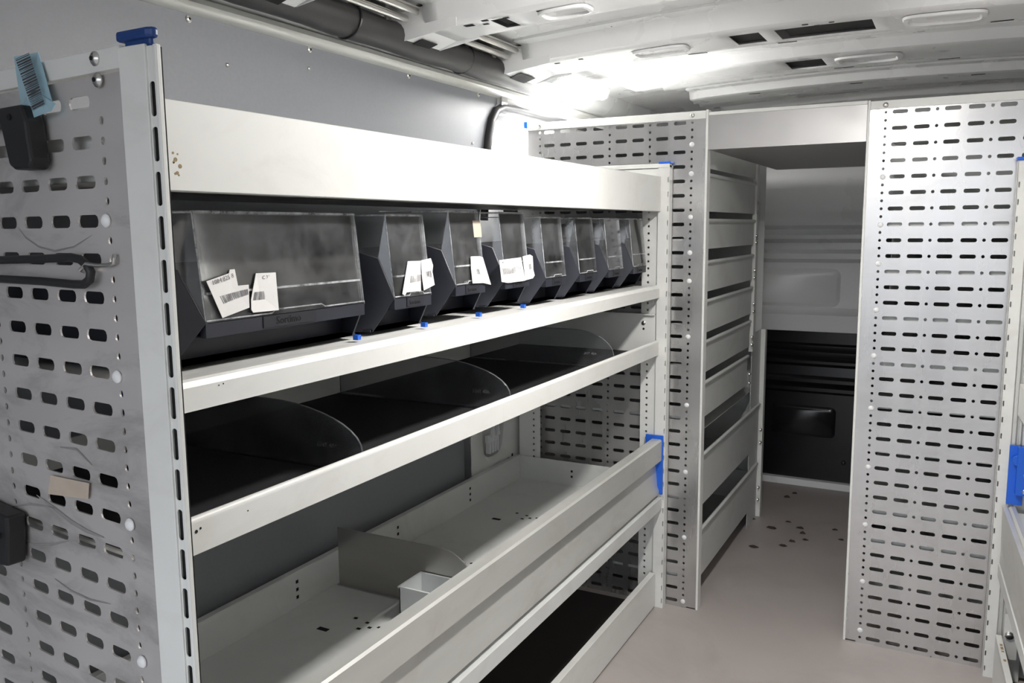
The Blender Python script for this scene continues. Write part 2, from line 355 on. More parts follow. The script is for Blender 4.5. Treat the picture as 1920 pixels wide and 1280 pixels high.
MB().box(-1.125, -1.085, 2.062, 2.15, .0, 1.10).build('pillar_gap_shade', 'dark_fill', wl)  # near-black box paints the shade of the gap beside the pillar
# window recess above the far part: beam, stepped frame
k = MB(); k.box(-1.125, -1.085, 1.985, 3.35, 1.322, 1.36); k.box(-1.125, -1.095, 1.985, 2.03, 1.30, 1.36); k.build('window_beam', 'paint', wl, bevel=.003)
k = MB(); k.prism([(-1.125, 1.23), (-1.108, 1.235), (-1.108, 1.255), (-1.125, 1.262)], 'y', 1.93, 3.35); k.prism([(-1.125, 1.15), (-1.100, 1.16), (-1.100, 1.19), (-1.125, 1.20)], 'y', 1.93, 3.35); k.build('wall_bead', 'paint', wl)
k = MB(); k.box(-1.086, -1.080, 1.978, 2.01, 1.318, 1.352); k.build('corner_plate', 'zinc', wl, bevel=.001)
pts = [(-1.085, 1.885, 1.02), (-1.085, 1.893, 1.12), (-1.085, 1.902, 1.18), (-1.085, 1.912, 1.23), (-1.085, 1.93, 1.275), (-1.085, 1.955, 1.302), (-1.085, 1.99, 1.314), (-1.085, 2.06, 1.317)]
k = MB(); k.tube(pts+[(-1.09, 2.6, 1.318), (-1.09, 3.3, 1.318)], .011, 10); o = k.build('door_seal', 'rubber', wl, smooth=True)
# rail along the top of the wall
pr = [(-1.125, 1.338), (-1.088, 1.338), (-1.076, 1.344), (-1.072, 1.352), (-1.078, 1.362), (-1.09, 1.366), (-1.125, 1.366)]
structure(MB().prism(pr, 'y', -.85, 3.34).build('trim_1', 'rail', smooth=True))
structure(MB().prism([(-1.13, 1.40), (-1.10, 1.362), (-1.06, 1.372), (-1.035, 1.39), (-1.02, 1.44), (-1.13, 1.44)], 'y', -.85, 3.34).build('trim_3', 'roof', smooth=True))
# right wall; the rear doors behind the camera stand open
structure(MB().box(.58, .61, -.85, 3.37, -.03, 1.44).build('wall_right', 'paint'))
k = MB(); k.prism([(-1.16, 1.35), (-1.12, 1.35), (-1.02, 1.40), (.47, 1.40), (.57, 1.35), (.61, 1.35), (.61, 1.49), (-1.16, 1.49)], 'y', -.90, -.85)
structure(k.build('trim_4', 'paint'))            # rear roof beam over the open doors
structure(MB().box(-30, 30, -60, 30, -.60, -.55).build('ground', 'ground'))
# end wall: pressed upper panel and black lower lining
wb = structure(MB().box(-1.16, .61, 3.345, 3.38, -.03, 1.47).build('wall_back', 'paint'))
prof = [(3.345, .60), (3.30, .602), (3.298, .665), (3.325, .675), (3.338, .69), (3.338, .86), (3.320, .875), (3.320, .895), (3.335, .91), (3.335, .935), (3.312, .95), (3.312, .965), (3.332, .985), (3.318, 1.0), (3.318, 1.02), (3.336, 1.045), (3.34, 1.06), (3.34, 1.40), (3.345, 1.40)]
MB().prism(prof, 'x', -1.12, .58).build('upper_pressing', 'paint', wb, smooth=True)
k = MB(); cxp, czp = -.62, .765
def rr(cx, cz, w, h, r, n=5):
    P = []
    for sx, sz, a in ((1, 1, 0), (-1, 1, 90), (-1, -1, 180), (1, -1, 270)):
        P += [(cx+sx*(w/2-r)+r*math.cos(math.radians(a+90*i/n)), cz+sz*(h/2-r)+r*math.sin(math.radians(a+90*i/n))) for i in range(n+1)]
    return P
A = rr(cxp, czp, .47, .145, .03); B = rr(cxp, czp, .445, .12, .024)
nA = len(A); k.add([(x, 3.3375, z) for x, z in A]+[(x, 3.326, z) for x, z in B], [(i, (i+1) % nA, nA+(i+1) % nA, nA+i) for i in range(nA)]+[tuple(range(nA, 2*nA))])
k.build('raised_panel', 'paint', wb, smooth=True)
low = MB().prism([(3.345, .02), (3.325, .022), (3.325, .36), (3.305, .372), (3.305, .385), (3.32, .392), (3.308, .405), (3.308, .418), (3.32, .43), (3.322, .465), (3.306, .478), (3.306, .488), (3.32, .50), (3.31, .515), (3.31, .522), (3.318, .53), (3.31, .54), (3.31, .547), (3.322, .555), (3.322, .598), (3.345, .598)], 'x', -1.12, .58).build('lower_lining', 'gloss_black', wb, smooth=True)
k = MB(); A = rr(-.50, .25, .24, .12, .02); B = rr(-.50, .25, .22, .10, .015); nA = len(A)
k.add([(x, 3.324, z) for x, z in A]+[(x, 3.316, z) for x, z in B], [(i, (i+1) % nA, nA+(i+1) % nA, nA+i) for i in range(nA)]+[tuple(range(nA, 2*nA))]); k.build('lining_pocket', 'gloss_black', wb, smooth=True)
MB().cyl((-.345, 3.325, .10), (0, -1, 0), .008, .006, 12, dome=.003).build('lining_stud', 'black', wb, smooth=True)
# ================================================================== LEFT RACK
XF = -.661; YN, YF = .514, 2.028
rack = thing('shelving_rack', 'long white steel shelving rack with perforated end panel along the left wall', 'shelving rack', (-.86, 1.26, 0))
# near end frame, turned slightly; K shrinks measured distances towards the eye line
K = .949
m_ = .09; hyp = math.hypot(1, m_); dS = Vector((-1/hyp, m_/hyp, 0)); dN = Vector((-m_/hyp, -1/hyp, 0))
PIV = Vector((-.684*K, .527*K, 0))
def NPt(s, z, off=0): return PIV+dS*(s*K)+dN*(off*K)+Vector((0, 0, .999+(z-.999)*K))
TN = Matrix(((-dS.x, -dN.x, 0, PIV.x), (-dS.y, -dN.y, 0, PIV.y), (0, 0, 1, 0), (0, 0, 0, 1)))   # local u right along the panel, y inwards
TOPZ = 1.158
rp = .0376*K; zf = (.999+(1.1221-.999)*K)-30*rp
us = [-.0736*K, -.1235*K, -.176*K, -.228*K]; us2 = [-.322*K, -.372*K, -.422*K]
cols = [(u, .038*K*.93, .0125*K, 'slot', zf, rp, 31, set()) for u in us+us2]
for u in (-.0385*K, -.268*K): cols.append((u, .0062, .0075, 'dot', zf-rp*.5, rp/2, 61, set()))
cols.append((-.45*K, .0062, .0075, 'dot', zf-rp*.5, rp/2, 61, set()))
perforated(MB(TN), -.46, .002, .01, 1.137, cols, .0018, .002).build('perforated_panel', 'alu_worn', rack)
MB(TN).box(-.46, .002, -.001, .022, 1.139, TOPZ).build('top_crossbar', 'white', rack, bevel=.001)
u_a, u_b, u_c = .034, .042, .0465
# the strip faces straight along the van
X0, Y0 = PIV.x, PIV.y
MB().box(X0, X0+u_a, Y0-.001, Y0+.010, 0, TOPZ-.002).build('upright', 'white', rack, bevel=.0008)
cs = [(X0+(u_a+u_b)/2+.0005, .0066, .029, 'slot', .02, .0376, 30, set())]
sl = perforated(MB(), X0+u_a-.001, X0+u_b+.001, 0, TOPZ-.004, cs, .0008, Y0+.001)
sl.build('slotted_strip', 'white', rack)
MB().box(X0+u_a, X0+u_b, Y0+.004, Y0+.010, 0, TOPZ-.004).build('strip_shade', 'dark_fill', rack)  # near-black filler paints the shade behind the strip's slots
MB().box(X0+u_b, X0+u_c, Y0+.0, Y0+.0055, 0, TOPZ-.003).build('upright_flange', 'white', rack, bevel=.0012)
k = MB(); k.prism([(X0-.001, Y0-.002), (X0+u_b-.004, Y0-.003), (X0+u_c-.002, Y0-.001), (X0+u_c-.001, Y0+.005), (X0-.001, Y0+.022)], 'z', TOPZ+.002, TOPZ+.011); k.box(X0+.006, X0+u_b-.002, Y0+.001, Y0+.006, TOPZ-.004, TOPZ+.007)
k.build('end_cap', 'dark_blue', rack, bevel=.0025)
for (s, z) in ((.0357, 1.1586), (.0339, 1.1392)):
    c = NPt(s, z, .001); k = MB(); k.cyl(c, dN, .0064, .0012, 24, dome=.003); b_ = k.build('bolt', 'zinc', rack, smooth=True)
    MB().cyl(c+dN*.0035, dN, .0022, .0012, 6).build('bolt_socket_shade', 'dark_fill', b_)  # dark disc paints the shade of the bolt socket
for (s, z) in ((.0402, 1.0096), (.0407, .8575), (.0372, .7069), (.0335, .5612), (.033, .41), (.033, .26)):
    MB().cyl(NPt(s, z, -.001), dN, .0062, .0012, 16, dome=.003).build('plug', 'plug', rack, smooth=True)
q = [NPt(s, z, .0012) for s, z in ((.1788, .7363), (.1026, .7397), (.1071, .7217), (.1877, .7136))]
MB().quadplate(q, -.0003).build('tape_residue', 'tape', rack)
for arcp, w in (([(.2176, .7064), (.1865, .6983), (.1504, .6881), (.1201, .6833), (.0884, .6826)], .0028), ([(.273, .6426), (.2346, .6447), (.1935, .6533), (.157, .6651)], .0016),
                ([(.1941, .6131), (.1623, .6063), (.1257, .6054), (.0851, .6101)], .0012), ([(.2082, 1.0049), (.1937, .9936), (.1684, .9841), (.1379, .9799), (.1024, .9844), (.0675, .996)], .001),
                ([(.1594, .7698), (.128, .7719), (.0998, .7588)], .0014), ([(.2759, .6822), (.2324, .6932), (.1811, .6981)], .0014)):
    k = MB(); n = len(arcp); vs = []          # rubbed scuff lines on the panel
    for i, (s_, z_) in enumerate(arcp):
        ww = w*math.sin(math.pi*(i+.35)/(n-.3)); vs += [NPt(s_, z_-ww, -.0015), NPt(s_, z_+ww, -.0015)]
    k.add(vs, [(2*i, 2*i+1, 2*i+3, 2*i+2) for i in range(n-1)]); k.build('scuff_mark', 'scuff', rack)
for (y, z, a, b) in ((.5606, .6997, .004, .0022), (.566, .7015, .0028, .0016), (.600, .8425, .0016, .0028), (.606, .8432, .0016, .0025), (.63, .700, .0018, .0012)):
    MB().cyl((XF+.0001, y, z), (1, 0, 0), a/2, .0003, 6).build('paint_chip', 'dark_fill', rack)
# rear near post
MB(TN).box(-.475, -.445, .003, .03, 0, TOPZ).build('rear_post', 'white', rack, bevel=.001)
# far end frame: posts with hole rows, crossbar, caps
yq = 2.030
k = MB(); cs = [(-.6425, .0035, .014, 'slot', .02, .0353, 32, set())]
perforated(k, -.667, -.640, 0, 1.150, cs, .0014, yq).build('upright', 'white', rack)
MB().box(-.643, -.640, yq+.0015, yq+.025, 0, 1.150).build('upright_flange', 'white', rack)
k = MB(); perforated(k, -.712, -.667, 0, 1.150, [(-.695, .006, .006, 'dot', .03, .0353/2, 62, set())], .0014, yq+.010).build('hole_strip', 'white', rack)
MB().box(-.6685, -.667, yq, yq+.012, 0, 1.15).build('upright_web', 'white', rack)
k = MB(); perforated(k, -1.065, -1.0, 0, 1.150, [(-1.02, .006, .006, 'dot', .03, .0353/2, 62, set())], .0014, yq+.004).build('rear_post', 'white', rack)
k = MB(); k.box(-1.065, -.667, yq, yq+.010, 1.100, 1.142); k.box(-1.065, -.64, yq-.002, yq+.018, 1.144, 1.154); k.build('top_crossbar', 'white', rack, bevel=.001)
k = MB(); k.prism([(-.668, yq-.003), (-.637, yq-.003), (-.637, yq+.024), (-.668, yq+.024)], 'z', 1.153, 1.159); k.build('end_cap', 'blue', rack, bevel=.002)
# fascia + top tray
k = MB(); k.box(XF-.0015, XF, YN, YF, 1.037, 1.122); k.box(XF-.012, XF, YN, YF, 1.1205, 1.122); k.box(XF-.02, XF, YN, YF, 1.037, 1.0385)
k.build('fascia', 'white', rack, bevel=.0008)
k = MB(); k.box(-1.062, XF-.004, YN, YF, 1.046, 1.0475); k.box(-1.062, -1.060, YN, YF, 1.046, 1.11); k.box(-1.062, XF-.004, YF-.002, YF, 1.046, 1.11); k.box(-1.062, XF-.004, YN, YN+.0015, 1.046, 1.115); k.build('shelf_tray', 'tray', rack)
# rust specks by the near end of the fascia
k = MB()
for i in range(9):
    y, z = .566+random.uniform(-.006, .008), 1.064+random.uniform(-.014, .012); r = random.uniform(.0008, .0022)
    k.cyl((XF, y, z), (1, 0, 0), r, .0003, 7)
k.build('rust_speck', 'rust', rack)
# shelf under the bins
k = MB(); k.prism([(-1.062, .851), (-.70, .851), (-.668, .8535), (-.664, .8515), (-.661, .846), (-.661, .822), (-.663, .822), (-.6635, .842), (-.70, .8495), (-1.062, .8495)], 'y', YN, YF); k.box(-1.062, -1.060, YN, YF, .85, .89)
k.build('shelf_tray', 'white', rack)
k = MB(); k.box(XF-.02, XF-.002, YN, YF, .8215, .823); k.build('lip_return', 'white', rack)
# second tray: rounded lip, black mat
lip = [(-1.062, .676)]+[(-.661, .676), (-.661, .708)]+arc(-.666, .709, .005, 0, 180, 6)+[(-.671, .679), (-1.058, .679), (-1.058, .72), (-1.062, .72)]
MB().prism(lip, 'y', YN, YF).build('shelf_tray', 'white', rack, smooth=True)
MB().box(-1.056, -.673, YN+.004, YF-.004, .6795, .683).build('shelf_mat', 'mat', rack)
k = MB(); k.box(-1.06, -.67, YF-.003, YF, .68, .780); k.box(-1.06, -.67, YF-.012, YF, .778, .781); ge = k.build('tray_end', 'white', rack)
MB().cyl((-.70, YF-.003, .757), (0, -1, 0), .006, .002, 6, dome=.002).build('bolt', 'zinc', rack, smooth=True)
MB().cyl((-.70, YF-.003, .742), (0, -1, 0), .003, .0005, 8).build('drill_hole_shade', 'dark_fill', rack)  # near-black disc paints the shade of a hole
for (a, b) in ((.80, .86), (1.268, 1.318), (1.772, 1.836)):
    MB().box(-1.088, -1.078, a, b, .60, .86).build('rear_strap', 'dark_blue', rack)
# third tray with tilting front rail
zt_ = .30
k = MB(); k.box(-1.058, -.664, YN, YF, zt_-.0015, zt_); k.box(-1.060, -1.0585, YN, YF, zt_-.0015, .366); k.box(-1.072, -1.0585, YN, YF, .366, .3675)
k.box(-.664, -.646, YN, YF, .272, .3035); k.box(-.675, -.662, YN, YF, .2695, .271)
t3 = k.build('shelf_tray', 'tray', rack, bevel=.0006)
k = MB(); k.box(-1.06, -.665, YF-.003, YF-.0015, zt_, .366); k.build('tray_end', 'tray', rack)
k = MB(); k.box(-1.06, -.665, YN, YN+.0015, zt_, .366); k.build('tray_end', 'tray', rack)
hole_mesh = {}
def hole(c, sz, parent):  # thin near-black plates painting the shade of holes in the tray
    key = tuple(sz)
    if key not in hole_mesh:
        o = MB().box(-sz[0]/2, sz[0]/2, -sz[1]/2, sz[1]/2, -sz[2]/2, sz[2]/2).build('punched_hole_shade', 'dark_fill', parent); hole_mesh[key] = o
    else:
        o = hole_mesh[key].copy(); COL.objects.link(o)
    o.location = c
for yc in (.80, 1.10, 1.42, 1.73):
    for (dx, dy, w, l) in ((-.955, -.03, .022, .010), (-.80, .03, .022, .010), (-.90, 0, .008, .006), (-.885, .012, .007, .006), (-.90, .025, .007, .006), (-.87, .02, .007, .006), (-.93, .03, .007, .006)):
        hole((dx, yc+dy, zt_+.0003), (w, l, .0004), t3)
    for z in (.318, .333, .348): hole((-1.0581, yc+.02, z), (.0006, .006, .006), t3)
for z in (.325, .340): hole((-.90, YF-.0033, z), (.006, .0006, .006), t3)
rl = [(-.676, .414), (-.676, .452), (-.672, .4585), (-.650, .4585), (-.6465, .455), (-.6465, .404), (-.650, .400), (-.664, .400), (-.664, .392), (-.661, .380), (-.657, .335), (-.652, .322), (-.652, .314), (-.657, .314), (-.662, .335), (-.667, .380), (-.671, .400)]
MB().prism(rl, 'y', YN+.004, YF-.006).build('front_rail', 'rail', rack, smooth=True)
k = MB(); k.prism([(-.690, .440), (-.676, .425), (-.682, .395), (-.682, .37), (-.674, .345), (-.660, .325), (-.650, .312), (-.6435, .312), (-.6435, .468), (-.690, .468)], 'y', YF-.006, YF)
k.build('rail_bracket', 'blue', rack, bevel=.001)
k = MB(); k.box(-.674, -.643, YN, YN+.005, .33, .46); k.build('rail_bracket', 'blue', rack, bevel=.001)
# plinth
k = MB(); k.box(-.664, -.660, YN, YF-.002, .004, .094); k.box(-.675, -.660, YN, YF-.002, .092, .0955); k.build('plinth', 'white', rack, bevel=.0008)
MB().box(-1.08, -.668, YN, YF, .0, .004).build('dark_floor_sheet', 'under_shade', rack)  # dark sheet painting the shaded floor beneath the rack
for o in rack.children:       # the trays are cut to follow the slightly turned end panel
    if o.name.split('.')[0] in ('shelf_tray', 'shelf_mat', 'tray_end', 'dark_floor_sheet', 'lip_return'):
        for v in o.data.vertices:
            if v.co.y < YN+.02 and v.co.x < -.655: v.co.y += (-.655-v.co.x)*.095+.003
# ------------------------------------------------------------------ storage bins
def bin_body(W, big):
    """front at x=0, back at -0.30; left side at y=0"""
    c, cr, dp = (.042 if big else .020), .020, .055; t = .0022; H = .108
    k = MB()
    k.box(-.30, -.03, .002, W-.002, 0, .003); k.box(-.30, -.297, 0, W, 0, .098)
    for y in (0, W-t):
        k.prism([(-.30, 0), (-dp, 0), (-dp, .113), (-.30, .098)], 'y', y, y+t)
    def fr(f, c=c): return (-dp+dp*f, c*f)     # along a cheek
    prof = [(0, 0), (.45, 0), (1.0, .046), (.62, .102), (0, .113)]
    for side in (0, 1):
        P = []
        for f, z in prof:
            x, y = fr(f, cr if side else c); P.append((x, W-y if side else y, z))
        k.quadplate(P, -t if side else t)
        # rolled edge of the cheek
        cc = cr if side else c; x, y = fr(.62, cc); x2, y2 = fr(1.0, cc); x3, y3 = fr(0, cc)
        mir = (lambda v: W-v) if side else (lambda v: v)
        k.tube([(x3, mir(y3), .113), (x, mir(y), .102), (x2, mir(y2), .046)], .0016, 6)
    k.box(-.008, .0005, c-.001, W-cr+.001, .031, .0465)                                            # sill
    k.box(-.055, -.053, .002, W-.002, 0, .034); k.box(-.054, -.006, c, W-cr, .031, .033)
    k.box(-.054, -.03, .004, W-.004, 0, .003)
    return k
def bin_cover(W, big):
    c, cr, dp = (.042 if big else .020), .020, .055; t = .0016; k = MB()
    zt, xt = .162, -.012
    k.quadplate([(0, c, .047), (0, W-cr, .047), (xt, W-cr, zt), (xt, c, zt)], t)
    for side in (0, 1):
        mir = (lambda v: W-v) if side else (lambda v: v)
        cc = cr if side else c; P = [(-.0005, mir(cc), .047), (xt-.0005, mir(cc), zt), (-dp-.012, mir(.001), zt), (-dp, mir(0), .114), (-dp*.38, mir(cc*.62), .103)]
        k.quadplate(P, t if side else -t)
    k.quadplate([(xt, c, zt), (xt, W-cr, zt), (-.13, W-.002, zt+.001), (-.13, .002, zt+.001)], t)
    return k
def bin_edges(W, big):
    c, cr = (.042 if big else .020), .020; k = MB(); zt, xt = .162, -.012
    k.tube([(xt, c, zt), (xt, W-cr, zt)], .0019, 8); k.tube([(0, W-cr, .047), (xt, W-cr, zt)], .0011, 6); k.tube([(0, c, .047), (xt, c, zt)], .0009, 6)
    k.tube([(xt, c, zt), (-.067, .001, zt)], .0014, 6)
    k.box(-.004, -.001, c+.004, W-cr-.004, .076, .0785)                    # inner ledge line
    k.tube([(.001, c, .049), (.001, W*.42, .049), (.001, W*.44, .0525), (.001, W*.68, .0525), (.001, W*.70, .049), (.001, W-cr, .049)], .0010, 6)
    return k
meshes = {}
def make_bin(y0, W, z0, label, big=False, catch=False, dz=0):
    b = thing('storage_bin', label, 'storage bin', (-.69, y0+W/2, z0), 'clear-fronted storage bins on the upper shelf')
    T = Matrix.Translation((-.69, y0, z0))
    for nm, fn, m in (('bin_body', bin_body, 'bin'), ('cover', bin_cover, 'clear')):
        k = fn(W, big); k.T = T
        p = k.build(nm, m, b, smooth=(nm == 'bin_body'))
        if nm == 'bin_body': body = p
        else: cov = p
    k = bin_edges(W, big); k.T = T; k.build('cover_edge', 'edge_highlight', cov, smooth=True)
    lw = .088 if big else .042
    lc = W*.5+.004
    MB(T).box(0, .0016, lc-lw/2, lc+lw/2, .033, .046).build('logo_plate', 'bin_dark', body)
    text_mesh('Sortimo', .0125 if big else .0085, T @ Matrix.Translation((.0018, lc-(.024 if big else .016), .0358)) @ Matrix(((0, 0, 1, 0), (1, 0, 0, 0), (0, 1, 0, 0), (0, 0, 0, 1))), 'dark_fill', 'lettering', body, .0002)
    if catch: MB(T).box(-.014, -.006, W-.027, W-.020, -.0025-dz, .004-dz).build('catch', 'blue', b)
    return b, cov, T
ZB = .8565
BINS = [make_bin(.572, .325, ZB, 'double-width storage bin with clear cover, two torn barcode labels, nearest the end panel', True, True)]
labs = ['narrow clear-fronted bin next to the double-width bin, two pale labels side by side',
        'narrow clear-fronted bin with one folded label and yellowish patch, third along shelf',
        'narrow clear-fronted bin with wide label across its front, fourth along shelf',
        'unlabelled narrow bin just beyond the bin with the wide label',
        'unlabelled narrow bin, third from the far end of the upper shelf',
        'unlabelled narrow bin, second from the far end of the upper shelf',
        'unlabelled narrow bin at the far end of the upper shelf']
for i, l in enumerate(labs):
    BINS.append(make_bin(.926+.1615*i, .130, ZB+(.007 if i in (1, 2) else 0), l, False, i < 3, .007 if i in (1, 2) else 0))
def cov_x(z): return -.689-.012*(z-.9035)/.115
def label_on(bn, poly, bars=None, text=None, curl=.002, bar_m='grey_ink'):
    cov = BINS[bn][1]
    n = len(poly); yc = sum(p[0] for p in poly)/n; zc = sum(p[1] for p in poly)/n
    ys = [p[0] for p in poly]; yl, yh = min(ys), max(ys)
    def X(y, z): f = (y-yl)/(yh-yl); return cov_x(z)+.0026+curl*(2*f-1)**2
    k = MB(); vs = [(X(y, z), y, z) for y, z in poly]+[(X(yc, zc), yc, zc)]
    vs += [(x-.0005, y, z) for x, y, z in vs]
    fs = [(i, (i+1) % n, n) for i in range(n)]+[(n+1+(i+1) % n, n+1+i, 2*n+1) for i in range(n)]+[(i, (i+1) % n, n+1+(i+1) % n, n+1+i) for i in range(n)]
    lab = k.add(vs, fs).build('paper_label', 'paper', cov)
    if bars:
        (a, b, c, d), cnt = bars; k = MB(); random.seed(int(a[0]*9999))
        f = 0
        while f < 1:
            w = random.choice((.012, .02, .03))*26/cnt
            P = []
            for g in (f, min(1, f+w)):
                P.append((a[0]+(b[0]-a[0])*g, a[1]+(b[1]-a[1])*g)); P.append((d[0]+(c[0]-d[0])*g, d[1]+(c[1]-d[1])*g))
            q = [P[0], P[2], P[3], P[1]]
            k.add([(X(y, z)+.0005, y, z) for y, z in q], [(0, 1, 2, 3)])
            f += w+random.choice((.012, .018, .028))*26/cnt
        k.build('barcode', bar_m, cov)
    if text:
        (ty, tz, ang, size, body) = text; ca, sa = math.cos(ang), math.sin(ang)
        mt = Matrix(((0, 0, 1, X(ty, tz)+.0009), (ca, -sa, 0, ty), (sa, ca, 0, tz), (0, 0, 0, 1)))
        text_mesh(body, size, mt, bar_m, 'lettering', cov, .0001)
label_on(0, [(.6169, .9471), (.6505, .9536), (.6523, .9576), (.6589, .9577), (.6605, .9391), (.6746, .94), (.6718, .915), (.6335, .9072)],
         (((.6328, .9303), (.6726, .9356), (.6728, .9296), (.6371, .922)), 26), (.6240, .9425, .22, .0068, '1084 825 8'))
label_on(0, [(.6893, .9517), (.718, .9512), (.7159, .9083), (.6767, .909), (.6739, .9125), (.6757, .9234)],
         (((.6823, .9312), (.7105, .9311), (.7102, .9217), (.6783, .9223)), 26), (.6973, .9445, .03, .0058, 'C 318'))
label_on(1, [(.9827, .9538), (1.0119, .9533), (1.0055, .9102), (.9706, .9104), (.9652, .9064), (.9582, .9091)], (((.985, .933), (1.008, .934), (1.006, .924), (.982, .923)), 18))
label_on(1, [(1.0139, .9538), (1.0400, .9561), (1.0430, .9453), (1.0405, .9363), (1.0420, .9166), (1.0126, .9103), (1.011, .9279)], (((1.016, .936), (1.037, .938), (1.037, .928), (1.015, .926)), 14))
label_on(2, [(1.1537, .9548), (1.1857, .9543), (1.1941, .9521), (1.2080, .9064), (1.1881, .9104), (1.1499, .9121), (1.1497, .9351)], (((1.155, .934), (1.178, .934), (1.181, .925), (1.153, .925)), 12), curl=.003)
label_on(3, [(1.2346+.012, .9455), (1.3288, .9475), (1.335, .9056), (1.2731, .9052), (1.2477, .9086)], (((1.255, .931), (1.322, .932), (1.322, .921), (1.257, .920)), 30), (1.252, .940, .02, .004, '1184 5'))
label_on(3, [(1.3336, .9488), (1.3660, .9512), (1.3740, .9479), (1.3720, .9234), (1.3745, .913), (1.3680, .908), (1.3366, .9062)], (((1.34, .934), (1.367, .935), (1.367, .925), (1.341, .923)), 16))
q = [(cov_x(z)+.0022, y, z) for y, z in ((1.175, 1.012), (1.20, 1.012), (1.20, .985), (1.175, .985))]
MB().quadplate(q, .0003).build('sticker_residue', 'tape', BINS[2][1])
# ------------------------------------------------------------------ clear dividers in the second tray
def divider(name, y, m, label, cat, x0, x1, zb, zt, arc_r, grp, thick=.0022, txt=None):
    a = arc_r; poly = [(x0, zb), (x1, zb)]
    h = zt-zb
    poly += [(x1-a*(1-math.sin(t)) if False else x1-a*(1-math.cos(math.pi/2*f)), zb+.028*1+(h-.028)*math.sin(math.pi/2*f)) for f, t in [(i/10, 0) for i in range(11)]]
    poly += [(x0, zt)]
    d = thing(name, label, cat, ((x0+x1)/2, y, zb), grp)
    MB().prism(poly, 'y', y, y+thick).build('plate', m, d)
    k = MB(); top = [(x, y+thick/2, z) for x, z in poly[2:]]; k.tube(top, thick*.5, 6); k.build('rim', 'smoke_edge' if m == 'smoke' else 'steel', d, smooth=True)
    if txt: text_mesh(txt, .0085, Matrix.Translation((x1-.075, y-.0006, zb+.028)) @ Matrix(((1, 0, 0, 0), (0, 0, -1, 0), (0, 1, 0, 0), (0, 0, 0, 1))), 'smoke_edge', 'lettering', d, .0002)
    k = MB().box(x0, x1-.02, y-.006, y+.008, zb-.0002, zb+.002); k.build('foot', m, d)
    return d
divider('shelf_divider', .843, 'smoke', 'clear curved plastic divider in the black-lined tray, nearest one', 'divider', -1.05, -.674, .6832, .768, .16, 'clear dividers in the black-lined tray', txt='LINT 40A')
divider('shelf_divider', 1.253, 'smoke', 'clear curved plastic divider in the black-lined tray, middle one', 'divider', -1.05, -.674, .6832, .768, .16, 'clear dividers in the black-lined tray', txt='LINT 40A')
divider('shelf_divider', 1.747, 'smoke', 'clear curved plastic divider in the black-lined tray, farthest one', 'divider', -1.05, -.674, .6832, .768, .10, 'clear dividers in the black-lined tray', txt='LINT 40A')
divider('tray_divider', 1.232, 'steel', 'bare steel divider with rounded corner standing in the lower tray', 'divider', -1.052, -.73, .3003, .418, .08, None, .0016)
# small translucent box in the lower tray
bx = thing('small_container', 'small translucent white open-topped box in front of steel divider', 'container', (-.83, 1.18, .3))
k = MB(); x0, x1, y0, y1, z0, z1 = -.852, -.775, 1.158, 1.228, .3008, .366; t = .002
k.box(x0, x1, y0, y1, z0, z0+t); k.box(x0, x0+t, y0, y1, z0, z1); k.box(x1-t, x1, y0, y1, z0, z1); k.box(x0, x1, y0, y0+t, z0, z1); k.box(x0, x1, y1-t, y1, z0, z1)
k.build('box_walls', 'opal', bx)
k = MB(); k.box(x0-.002, x1+.002, y0-.002, y0, z1-.003, z1); k.box(x0-.002, x1+.002, y1-.0005, y1+.0015, z1-.003, z1); k.box(x0-.002, x0, y0, y1, z1-.003, z1); k.box(x1, x1+.002, y0, y1, z1-.003, z1); k.build('rim', 'opal', bx)
# ================================================================== FAR CABINETS
def plugs(xc, rows, y, parent, z0, p):
    for r in rows: MB().cyl((xc, y, z0+r*p), (0, -1, 0), .0062, .001, 14, dome=.003).build('plug', 'plug', parent, smooth=True)
HC = 1.278; PP = .0353; Z1 = 1.252-35*PP; YC = 2.060
cabL = thing('tray_cabinet', 'tall tray cabinet with perforated metal front left of the passage', 'cabinet', (-.80, 2.4, 0))
sl_ = [-.982, -.935, -.889, -.841, -.778, -.733, -.670, -.625]
cols = [(x, .031, .0088, 'slot', Z1, PP, 36, set()) for x in sl_]
for x in (-1.010, -.810, -.702, -.594): cols.append((x, .0062, .0066, 'dot', Z1-PP/2, PP/2, 72 if x > -1 else 72, set()))
perforated(MB(), -1.045, -.560, .004, HC-.0195, cols, .0016, YC).build('perforated_panel', 'alu', cabL)
k = MB(); k.box(-1.045, -.560, YC-.002, YC+.02, HC-.019, HC); k.build('top_crossbar', 'white', cabL, bevel=.001)
MB().box(-.5600, -.5545, YC-.001, YC+.028, 0, HC+.002).build('edge_flange', 'white', cabL, bevel=.0008)
MB().box(-1.052, -1.045, YC-.002, YC+.03, 0, HC).build('edge_flange', 'white', cabL, bevel=.0008)
MB().box(-1.056, -1.046, YC-.004, YC+.03, HC-.012, HC+.004).build('end_cap', 'blue', cabL, bevel=.001)
for xx in (-1.008, -.594): MB().cyl((xx, YC-.002, HC-.0095), (0, -1, 0), .006, .001, 14, dome=.003).build('bolt', 'zinc', cabL, smooth=True)
plugs(-.594, [1, 11, 21, 31, 41, 49, 53, 58, 64, 68], YC, cabL, Z1-PP/2, PP/2)
MB().box(-1.05, -.555, YC+.03, 2.87, HC-.03, HC-.028).build('top_plate', 'tray', cabL)
